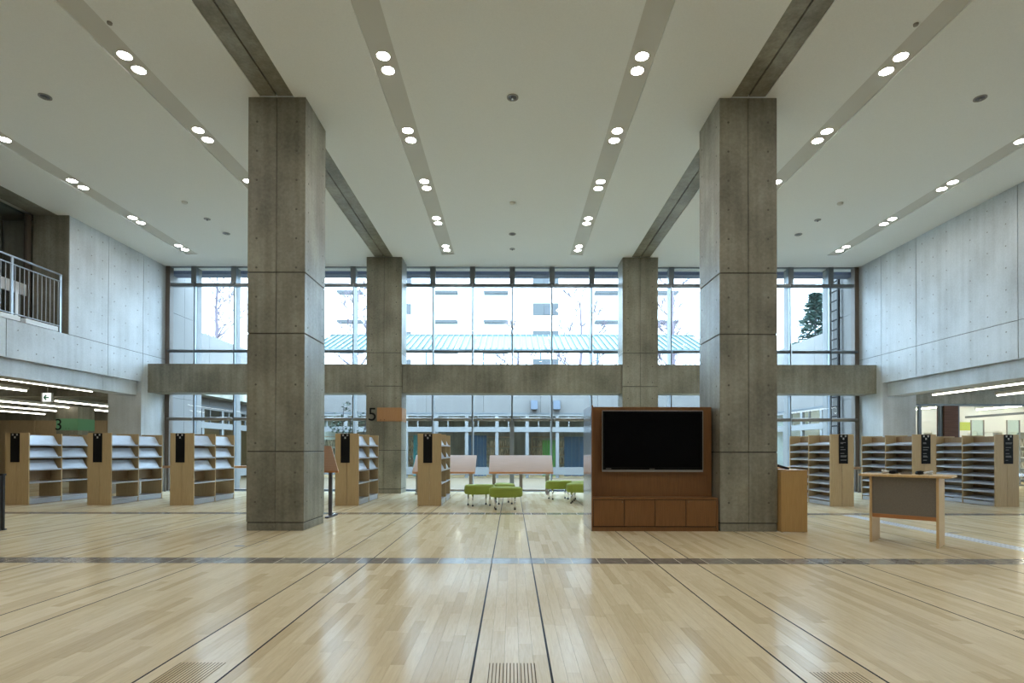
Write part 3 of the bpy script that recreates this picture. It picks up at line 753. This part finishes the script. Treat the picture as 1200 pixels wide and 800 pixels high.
# small items on the desk
def on_desk(u, v, z=0): 
    a = R(-45); return (5.09+u*math.cos(a)-v*math.sin(a), 7.16+u*math.sin(a)+v*math.cos(a), .886+z)
for i, (u, lb) in enumerate(((-.17, 'left of the little grey tray'), (.17, 'right of the little grey tray'))):
    hp = empty('headphones', on_desk(u, 0), R(-45), 'white and black headphones lying on the desk, %s' % lb, 'headphones', 'headphones on the angled desk')
    s = -1 if i == 0 else 1
    m = MB(); pr = []
    for k in range(9):
        a = math.pi*k/8; pr.append((s*(.02+.075*math.sin(a)), .065*math.cos(a), .02+.022*math.sin(a)))
    for k in range(8): m.tube(pr[k], pr[k+1], .013, .013, 8)
    m.build('headband', M['white'], hp, smooth=True)
    for yy in (-.05, .05): MB().lathe([(.001,0),(.038,.004),(.042,.02),(.034,.042),(.001,.048)], 18, (-s*.03, yy, 0)).build('ear_cup', M['black'], hp, smooth=True)
    MB().lathe([(.001,0),(.03,.004),(.03,.022),(.001,.03)], 16, (s*.075, 0, 0)).build('end_shell', M['white'], hp, smooth=True)
t = empty('tray', on_desk(0, 0), R(-45), 'little grey tray between the two headphones', 'tray')
bx('base', M['leg'], t, -.055, .055, -.05, .05, 0, .006)
for a in ((-.055,.055,-.05,-.045,.006,.02), (-.055,.055,.045,.05,.006,.03), (-.055,-.05,-.044,.044,.006,.02), (.05,.055,-.044,.044,.006,.02)): bx('rim', M['leg'], t, *a)

# ------------------------------------------------------------------ sloping reading desks
def reading_desk(loc, rz, w, d, zl, zh, legs, mat_leg, label):
    t = empty('reading_desk', loc, rz, label, 'desk', 'sloping reading desks')
    q = MB(); a = Vector((-w/2, 0, zl)); th = .035
    dx = Vector((w,0,0)); up = Vector((0, d, zh-zl)); nrm = up.cross(dx).normalized()
    if nrm.z > 0: nrm = -nrm
    p = [a, a+dx, a+dx+up, a+up]; pb = [v+nrm*th for v in p]
    for i in range(4): p[i] = p[i]
    m = MB(); m.v = p+pb; m.f = [(0,1,2,3),(7,6,5,4),(0,4,5,1),(1,5,6,2),(2,6,7,3),(3,7,4,0)]
    m.build('desk_top', M['beech'], t, .003)
    bx('front_edge', M['beech_edge'], t, -w/2, w/2, -.012, .008, zl-.035, zl+.012)
    ym = d*.35; zt = zl+(zh-zl)*.35-.05
    for x in legs:
        bx('leg', mat_leg, t, x-.045, x+.045, ym-.025, ym+.025, 0, zt)
        bx('foot', mat_leg, t, x-.04, x+.04, .0, d*.8, 0, .03)
    bx('stretcher', mat_leg, t, min(legs), max(legs), ym-.02, ym+.02, .08, .12)
    return t
reading_desk((.24, 14.62, 0), 0, 1.70, .62, .585, 1.03, (-.72, 0, .70), M['leg'], 'sloping beech reading desk behind the green stools at the window')
reading_desk((-1.80, 14.62, 0), 0, 1.66, .62, .585, 1.03, (-.72, .70), M['leg'], 'sloping beech reading desk half hidden by the end-on bookcase')
t = empty('reading_desk', (-3.52, 9.68, 0), 0, 'wooden slant topped reading stand half hidden behind the near left column', 'desk', 'sloping reading desks')
m = MB(); m.v = [Vector(p) for p in ((-.49,0,.81),(.49,0,.81),(.31,.16,1.25),(-.31,.16,1.25),(-.49,.035,.80),(.49,.035,.80),(.31,.195,1.24),(-.31,.195,1.24))]
m.f = [(0,1,2,3),(7,6,5,4),(0,4,5,1),(1,5,6,2),(2,6,7,3),(3,7,4,0)]; m.build('desk_top', M['beech'], t, .003)
bx('front_edge', M['beech_edge'], t, -.49, .49, -.012, .03, .785, .815)
for x in (-.33, .33):
    bx('leg', M['leg_dark'], t, x-.03, x+.025, .06, .11, .03, .90); bx('foot', M['leg_dark'], t, x-.03, x+.03, -.12, .4, 0, .03)

# ------------------------------------------------------------------ green stools
def make_stool():
    t = empty('green_stool')
    n = 36; out = []
    for i in range(n):
        a = 2*math.pi*i/n
        r = .30 + .035*math.cos(2*a) + .02*math.cos(3*a)
        out.append((r*math.cos(a), r*math.sin(a)*.86))
    m = MB(); rings = [(.80,.245),(.93,.252),(.99,.28),(1.0,.33),(.99,.40),(.95,.428),(.86,.442),(.5,.446),(.02,.447)]
    for (k, z) in rings:
        for (x, y) in out: m.v.append(Vector((x*k, y*k, z)))
    for j in range(len(rings)-1):
        for i in range(n): m.f.append((j*n+i, j*n+(i+1)%n, (j+1)*n+(i+1)%n, (j+1)*n+i))
    m.f.append(tuple(reversed(range(n))))
    s = m.build('seat', M['green'], t, smooth=True)
    m = MB()
    for i in range(n): m.tube(tuple(Vector((out[i][0]*1.0, out[i][1]*1.0, .405))), tuple(Vector((out[(i+1)%n][0], out[(i+1)%n][1], .405))), .004, .004, 5, False)
    m.build('piping', M['green'], s)
    for (x, y) in ((.2,.14), (-.2,.14), (-.18,-.15), (.2,-.14)):
        l = MB().tube((x, y, .03), (x, y, .25), .015, .015, 10).build('leg', M['chrome'], t, smooth=True)
        MB().lathe([(.02,0),(.022,.015),(.016,.032)], 10, (x, y, 0)).build('foot', M['dark'], l, smooth=True)
    return t
st = make_stool(); first = True
for (x, y, rz, lb) in ((-.14, 11.1, 0, 'green upholstered stool nearest the camera in the left cluster'),
                       (-.70, 11.80, 20, 'green upholstered stool at the left of the left cluster'),
                       (-.18, 12.25, 100, 'green upholstered stool at the back of the left cluster, behind the nearest one'),
                       (1.12, 13.35, 10, 'green upholstered stool at the left of the right cluster'),
                       (1.52, 12.35, -15, 'green upholstered stool beside the television unit, nearest of the right cluster'),
                       (1.62, 13.05, 80, 'green upholstered stool half hidden at the back of the right cluster')):
    o = st if first else copy_tree(st); first = False
    o.location = (x, y, 0); o.rotation_euler = (0,0,R(rz)); tag(o, lb, 'stool', 'green stools')

# ------------------------------------------------------------------ dark framed cabinet at the left edge
t = empty('framed_screen', (-7.66, 8.1, 0), 0, 'low dark framed floor screen cut off by the left edge of the view', 'screen')
bx('body', M['leg_dark'], t, -.25, .22, .01, .05, .02, .80, .004); bx('top', M['dark'], t, -.26, .235, 0, .055, .80, .825, .004); bx('base', M['leg_dark'], t, -.25, .22, -.02, .08, 0, .02)
bx('front_glass', M['bezel'], t, -.21, .18, .0, .009, .08, .74)
bx('corner_trim', M['dark'], t, .215, .235, -.004, .03, 0, .80)

# ------------------------------------------------------------------ outside: courtyard
ct = bx('courtyard_ground', M['deck'], None, -10.7, 10.7, YB+.2, 23.0, -.2, -.01); tag(ct, 'pale paved courtyard outside the windows', kind='structure')
lwn = bx('outside_ground', M['apart_grey'], None, -90, 90, 24, 140, -1, -.25); tag(lwn, 'ground beyond the annexe', kind='structure')
ev = empty('trim_3', (0,0,0), 0, 'outside eave with grey soffit above the upper windows', kind='structure')
bx('eave', M['soffit'], ev, -10.0, 10.0, YB+.45, 16.55, 6.30, 6.6)
for s in (-1, 1):
    t = empty('tower_wall', (s*10.35, 16.9, 0), 0, 'tall plain concrete wall outside at the %s end of the windows' % ('left' if s < 0 else 'right'), 'wall')
    for (a, b) in ((-.98, 0), (0, .95)):
        for (z0, z1) in ((0, 2.7), (2.7, 5.2), (5.2, 7.6)):
            bx('concrete_panel', M['conc_out'], t, -.35, .35, a+.004, b-.004, z0+.004, z1-.004)
# ladder on the right one
t = empty('wall_ladder', (9.90, 17.03, 0), 0, 'dark steel ladder fixed to the outside wall at the right end', 'ladder')
for y in (-.23, .22): bx('rail', M['ladder'], t, -.03, .03, y-.035, y+.035, .6, 7.4)
rung = MB().tube((0,-.21,0), (0,.2,0), .024, .024, 8).mesh('rung', M['ladder'])
for i in range(23):
    o = bpy.data.objects.new('rung', rung); C.objects.link(o); o.parent = t; o.location = (0,0,.75+i*.295)
for z in (1.2, 3.2, 5.2, 7.0):
    for y in (-.23, .22): bx('bracket', M['ladder'], t, .02, .10, y-.01, y+.01, z-.02, z+.02)

def facade(name, mtx, length, label, ztop, npan=8):
    t = empty(name, (0,0,0), 0, label, 'building'); t.matrix_world = mtx
    w = length/npan
    for i in range(npan):
        bx('concrete_panel', M['conc_out'], t, i*w+.005, (i+1)*w-.005, .0, .3, 2.71, ztop)
    bx('drip_edge', M['frame_dark'], t, 0, length, -.03, .0, 2.66, 2.71)
    bx('head_frame', M['frame_out'], t, 0, length, -.02, .06, 2.57, 2.655)
    bx('transom', M['frame_out'], t, 0, length, -.05, .08, 1.91, 2.12)
    bx('sill', M['frame_out'], t, 0, length, -.05, .08, .13, .45)
    nn = max(1, round(length/1.25)); q = length/nn
    for i in range(nn+1): bx('post', M['frame_out'], t, max(0,i*q-.07), min(length,i*q+.07), -.03, .06, 0, 2.57)
    for i in range(nn):
        bx('mullion', M['frame_out'], t, (i+.38)*q-.02, (i+.38)*q+.02, -.01, .05, 2.12, 2.57)
        bx('pane', M['glass_blue'], t, i*q+.07, (i+1)*q-.07, .02, .03, .45, 1.91)
        bx('pane', M['glass_blue'], t, i*q+.07, (i+1)*q-.07, .02, .03, 2.12, 2.57)
    return t
ax = facade('annexe_building', Matrix.Translation((-10.7, 23.1, 0)), 21.4, 'low concrete annexe with white framed windows across the courtyard', 4.0, 9)
bx('annexe_floor', M['oak'], ax, 0, 21.4, .1, 7, -.1, 0); bx('annexe_ceiling', M['conc'], ax, 0, 21.4, .31, 7, 2.75, 3.9)
bx('annexe_back_wall', M['conc'], ax, 0, 21.4, 7, 7.2, 0, 3.9)
facade('courtyard_wing', Matrix.Translation((-10.7, 17.86, 0)) @ Matrix.Rotation(R(90), 4, 'Z'), 5.2, 'white framed windows and concrete parapet on the left side of the courtyard', 5.2, 3)
facade('courtyard_wing', Matrix.Translation((10.7, 23.06, 0)) @ Matrix.Rotation(R(-90), 4, 'Z'), 5.2, 'white framed windows and concrete parapet on the right side of the courtyard', 5.2, 3)
# annexe contents
for i, x in enumerate((-8, -5.2, -2.4, .4, 3.2, 6)):
    t = empty('ceiling_lamp', (x, 25.2, 2.55), 0, 'small angled strip lamp inside the annexe, %s from the left' % ['first','second','third','fourth','fifth','sixth'][i], 'ceiling light', 'lamps inside the annexe')
    bx('housing', M['white_metal'], t, -.06, .06, -.6, .6, .0, .06)
    MB().tube((0,-.55,-.02), (0,.55,-.02), .03, .03, 8).build('tube', M['tube_hot'], t)
    MB().tube((0,0,.06), (0,0,.2), .008, .008, 6).build('rod', M['leg'], t)
for i, x in enumerate((-9.2, -6.6, -4.2, -1.0, 1.9, 5.0, 8.0)):
    t = empty('bookcase', (x, 27.0, 0), 0, 'dark filled bookcase inside the annexe, %s from the left' % ['first','second','third','fourth','fifth','sixth','seventh'][i], 'bookcase', 'bookcases inside the annexe')
    bx('side_panel', M['oak_in'], t, -.95, -.92, -.2, .2, 0, 1.8); bx('side_panel', M['oak_in'], t, .92, .95, -.2, .2, 0, 1.8)
    for z in (.1, .5, .9, 1.3, 1.77): bx('shelf', M['oak_in'], t, -.92, .92, -.2, .2, z, z+.03)
    b = MB(); rr = random.Random(i+20)
    for z in (.13, .53, .93, 1.33):
        xx = -.9
        while xx < .85:
            wd = rr.uniform(.03, .07)
            if rr.random() > .15: b.box(xx, xx+wd, -.18, .0, z, z+rr.uniform(.2,.32))
            xx += wd+.002
    b.build('books', M['book_mix'], t)['kind'] = 'stuff'
for (x0_, x1_, y, z1, mt, lb) in ((1.35, 2.0, 24.6, 1.6, 'greenp', 'green panel standing inside the annexe window'), (2.3, 3.3, 24.4, 1.75, 'navy', 'dark blue screen standing inside the annexe window'),
                          (-1.9, -1.1, 24.2, 1.8, 'navy', 'blue curtain inside the annexe, left of centre'), (-4.3, -3.5, 24.2, 1.8, 'teal', 'teal curtain inside the annexe behind the end-on bookcase')):
    t = empty('panel_screen', ((x0_+x1_)/2, y, 0), 0, lb, 'screen'); hw = (x1_-x0_)/2
    nn = 6
    for i in range(nn): bx('fold', M[mt], t, -hw+i*2*hw/nn, -hw+(i+1)*2*hw/nn-.01, (i%2)*.04, .03+(i%2)*.04, .02, z1)
for x, lb in ((.92, 'left'), (1.85, 'right')):
    t = empty('vent_hood', (x, 23.09, 3.05), 0, 'small square vent hood on the annexe wall, %s of two' % lb, 'vent', 'vent hoods on the annexe')
    m = MB(); m.v = [Vector(p) for p in ((-.14,0,-.2),(.14,0,-.2),(.14,0,.17),(-.14,0,.17),(-.14,-.25,-.2),(.14,-.25,-.2),(.14,-.12,.17),(-.14,-.12,.17))]
    m.f = [(0,3,2,1),(4,5,6,7),(0,1,5,4),(1,2,6,5),(2,3,7,6),(3,0,4,7)]; m.build('hood', M['vent'], t); bx('louvre', M['frame_dark'], t, -.12, .12, -.24, -.01, -.215, -.201)
# cyan glass canopy on the annexe roof
t = empty('glass_canopy', (0, 25, 0), 0, 'pale cyan ribbed glass canopy on the annexe roof', 'canopy')
for i in range(14):
    a = -9.1+i*1.3
    m = MB(); m.v = [Vector(p) for p in ((a,0,5.68),(a+1.28,0,5.68),(a+1.28,3,6.9),(a,3,6.9),(a,0,5.70),(a+1.28,0,5.70),(a+1.28,3,6.92),(a,3,6.92))]
    m.f = [(0,3,2,1),(4,5,6,7),(0,1,5,4),(1,2,6,5),(2,3,7,6),(3,0,4,7)]; m.build('glass_panel', M['canopy'], t)
m = MB()
for i in range(66): m.bar((-9.1+i*.28, -.02, 5.74), (-9.1+i*.28, 3.02, 6.97), .035, .05)
m.build('ribs', M['canopy_rib'], t)['kind'] = 'stuff'
bx('gutter', M['canopy_rib'], t, -9.2, 9.2, -.15, .0, 5.55, 5.68); bx('top_bar', M['canopy_rib'], t, -9.2, 9.2, 3.0, 3.06, 6.9, 7.0)
for i in range(8):
    x = -9.0+i*2.57; bx('post', M['canopy_rib'], t, x-.03, x+.03, -.1, -.04, 3.9, 5.56)

# apartment building far behind
t = empty('apartment_building', (0, 62, 0), 0, 'big white apartment block beyond the annexe, nearly lost in glare', 'building')
bx('wall', M['apart'], t, -42, 34, 0, 12, -.5, 34)
for zz in (8.7, 12.0, 15.3, 18.55, 21.9, 25.2):
    for xc in (-25, -18, -7.4, -1.8, 10.5, 17, 24):
        sl = bx('balcony_slab', M['apart_grey'], t, xc-1.35, xc+1.35, -1.1, 0, zz-.12, zz+.1)  # white slab coloured grey to stand in for its dark soffit
        bx('balcony_front', M['apart'], sl, xc-1.35, xc+1.35, -1.15, -1.05, zz+.1, zz+1.2)
for zz in (9.9, 13.05, 16.15, 19.4, 22.6):
    rc = bx('recess_shade', M['apart_grey'], t, 2.3, 5.2, -.05, .0, zz, zz+1.4); bx('window', M['dark_win'], rc, 3.6, 4.8, -.12, -.05, zz+.1, zz+1.1)  # flat grey sheet paints the shade inside a balcony opening
    bx('window', M['dark_win'], t, -12.0, -11.3, -.06, 0, zz+.1, zz+1.3)

def bare_tree(x, y, h, seed, label, z0=-.25, spread=1.0):
    rr = random.Random(seed)
    t = empty('bare_tree', (x, y, z0), 0, label, 'tree', 'bare trees beyond the annexe')
    tr_ = MB(); br = MB()
    def grow(p, d, L, r, lev, mb):
        q = p
        for s in range(3):
            d2 = (d + Vector((rr.uniform(-.15,.15), rr.uniform(-.15,.15), .05))).normalized()
            e = q + d2*L/3; rb = max(r*1.5, .036); mb.tube(q, e, rb*(1-s*.2), rb*(1-(s+1)*.2), 5, False); q = e; d = d2
            if lev > 0 and s > 0:
                for _ in range(2):
                    a = rr.uniform(0, 6.28); k = rr.uniform(.5, .9)*spread
                    nd = (d*.75 + Vector((math.cos(a)*k, math.sin(a)*k, rr.uniform(.1,.4)))).normalized()
                    grow(q, nd, L*rr.uniform(.5,.68), r*.5, lev-1, br)
    n = 7; p = Vector((0,0,0))
    for i in range(n):
        e = Vector((rr.uniform(-.1,.1), rr.uniform(-.1,.1), h*(i+1)/n)); r = h*.013*(1-i/n*.8)
        tr_.tube(p, e, max(r*1.5, .08), max(r*1.3, .07), 7, False)
        if i > 1:
            for _ in range(3):
                a = rr.uniform(0, 6.28); grow(e, Vector((math.cos(a), math.sin(a), .75)).normalized(), h*.22*(1.2-i/n), r*.5, 2, br)
        p = e
    tr_.build('trunk', M['bark'], t); br.build('branches', M['bark'], t); return t
bare_tree(4.9, 40, 12.0, 1, 'bare winter tree seen left of the far right column')
bare_tree(9.9, 34, 11.0, 2, 'bare winter tree seen between the right columns')
bare_tree(-10.7, 38, 12.0, 3, 'bare winter tree seen between the left columns')
bare_tree(.5, 46, 11.0, 4, 'small bare winter tree in the middle window')
bare_tree(-18.2, 34, 11.5, 5, 'bare winter tree left of the near left column')
# evergreen at right
rr = random.Random(11)
t = empty('evergreen_tree', (18.6, 34, -.25), 0, 'dense dark green conifer outside the right upper windows', 'tree')
MB().tube((0,0,0), (0,0,10.8), .18, .03, 8).build('trunk', M['bark'], t)
m = MB()
for i in range(5200):
    z = 1.5+9.6*rr.random()**.9; R_ = 2.4*(1-(z-1.5)/9.9)**.8+.1; a = rr.uniform(0,6.28); q = R_*math.sqrt(rr.random())*(1+.25*math.sin(z*6+a*3))
    c = Vector((q*math.cos(a), q*math.sin(a), z-q*.25)); 
    d1 = Vector((math.cos(a)+rr.uniform(-.6,.6), math.sin(a)+rr.uniform(-.6,.6), rr.uniform(-.4,.4)))*.2; d2 = Vector((rr.uniform(-1,1), rr.uniform(-1,1), rr.uniform(-1,1)))*.07
    m.quad(c-d1, c+d2, c+d1, c-d2)
m.build('foliage', M['needles'], t)
# leafy sapling in the courtyard, left of the far left column
t = empty('young_tree', (-5.35, 17.6, -.01), 0, 'young leafy tree in the courtyard beside the far left column', 'tree')
st_ = MB(); lf = MB(); rr = random.Random(4)
for (dx, dy, h) in ((0,0,2.5), (.14,.05,2.1), (-.12,.03,1.8), (.5,.1,2.2)):
    p = Vector((dx*.4,dy,0))
    for i in range(6):
        e = Vector((dx*.4+dx*(i+1)/6+rr.uniform(-.03,.03), dy+rr.uniform(-.03,.03), h*(i+1)/6)); st_.tube(p, e, .014, .012, 6, False); p = e
        if i > 1:
            for _ in range(4):
                a = rr.uniform(0, 6.28); b = e + Vector((math.cos(a)*.2, math.sin(a)*.2, rr.uniform(-.02,.2))); st_.tube(e, b, .005, .003, 4, False)
                for _ in range(9):
                    c = b + Vector((rr.uniform(-.13,.13), rr.uniform(-.13,.13), rr.uniform(-.13,.13)))
                    d1 = Vector((rr.uniform(-1,1), rr.uniform(-1,1), rr.uniform(-.5,.5))).normalized()*.06; d2 = Vector((rr.uniform(-1,1), rr.uniform(-1,1), rr.uniform(-1,1))).normalized()*.025
                    lf.quad(c-d1, c+d2, c+d1, c-d2)
st_.build('stems', M['bark'], t); lf.build('leaves', M['leaf'], t)['kind'] = 'stuff'
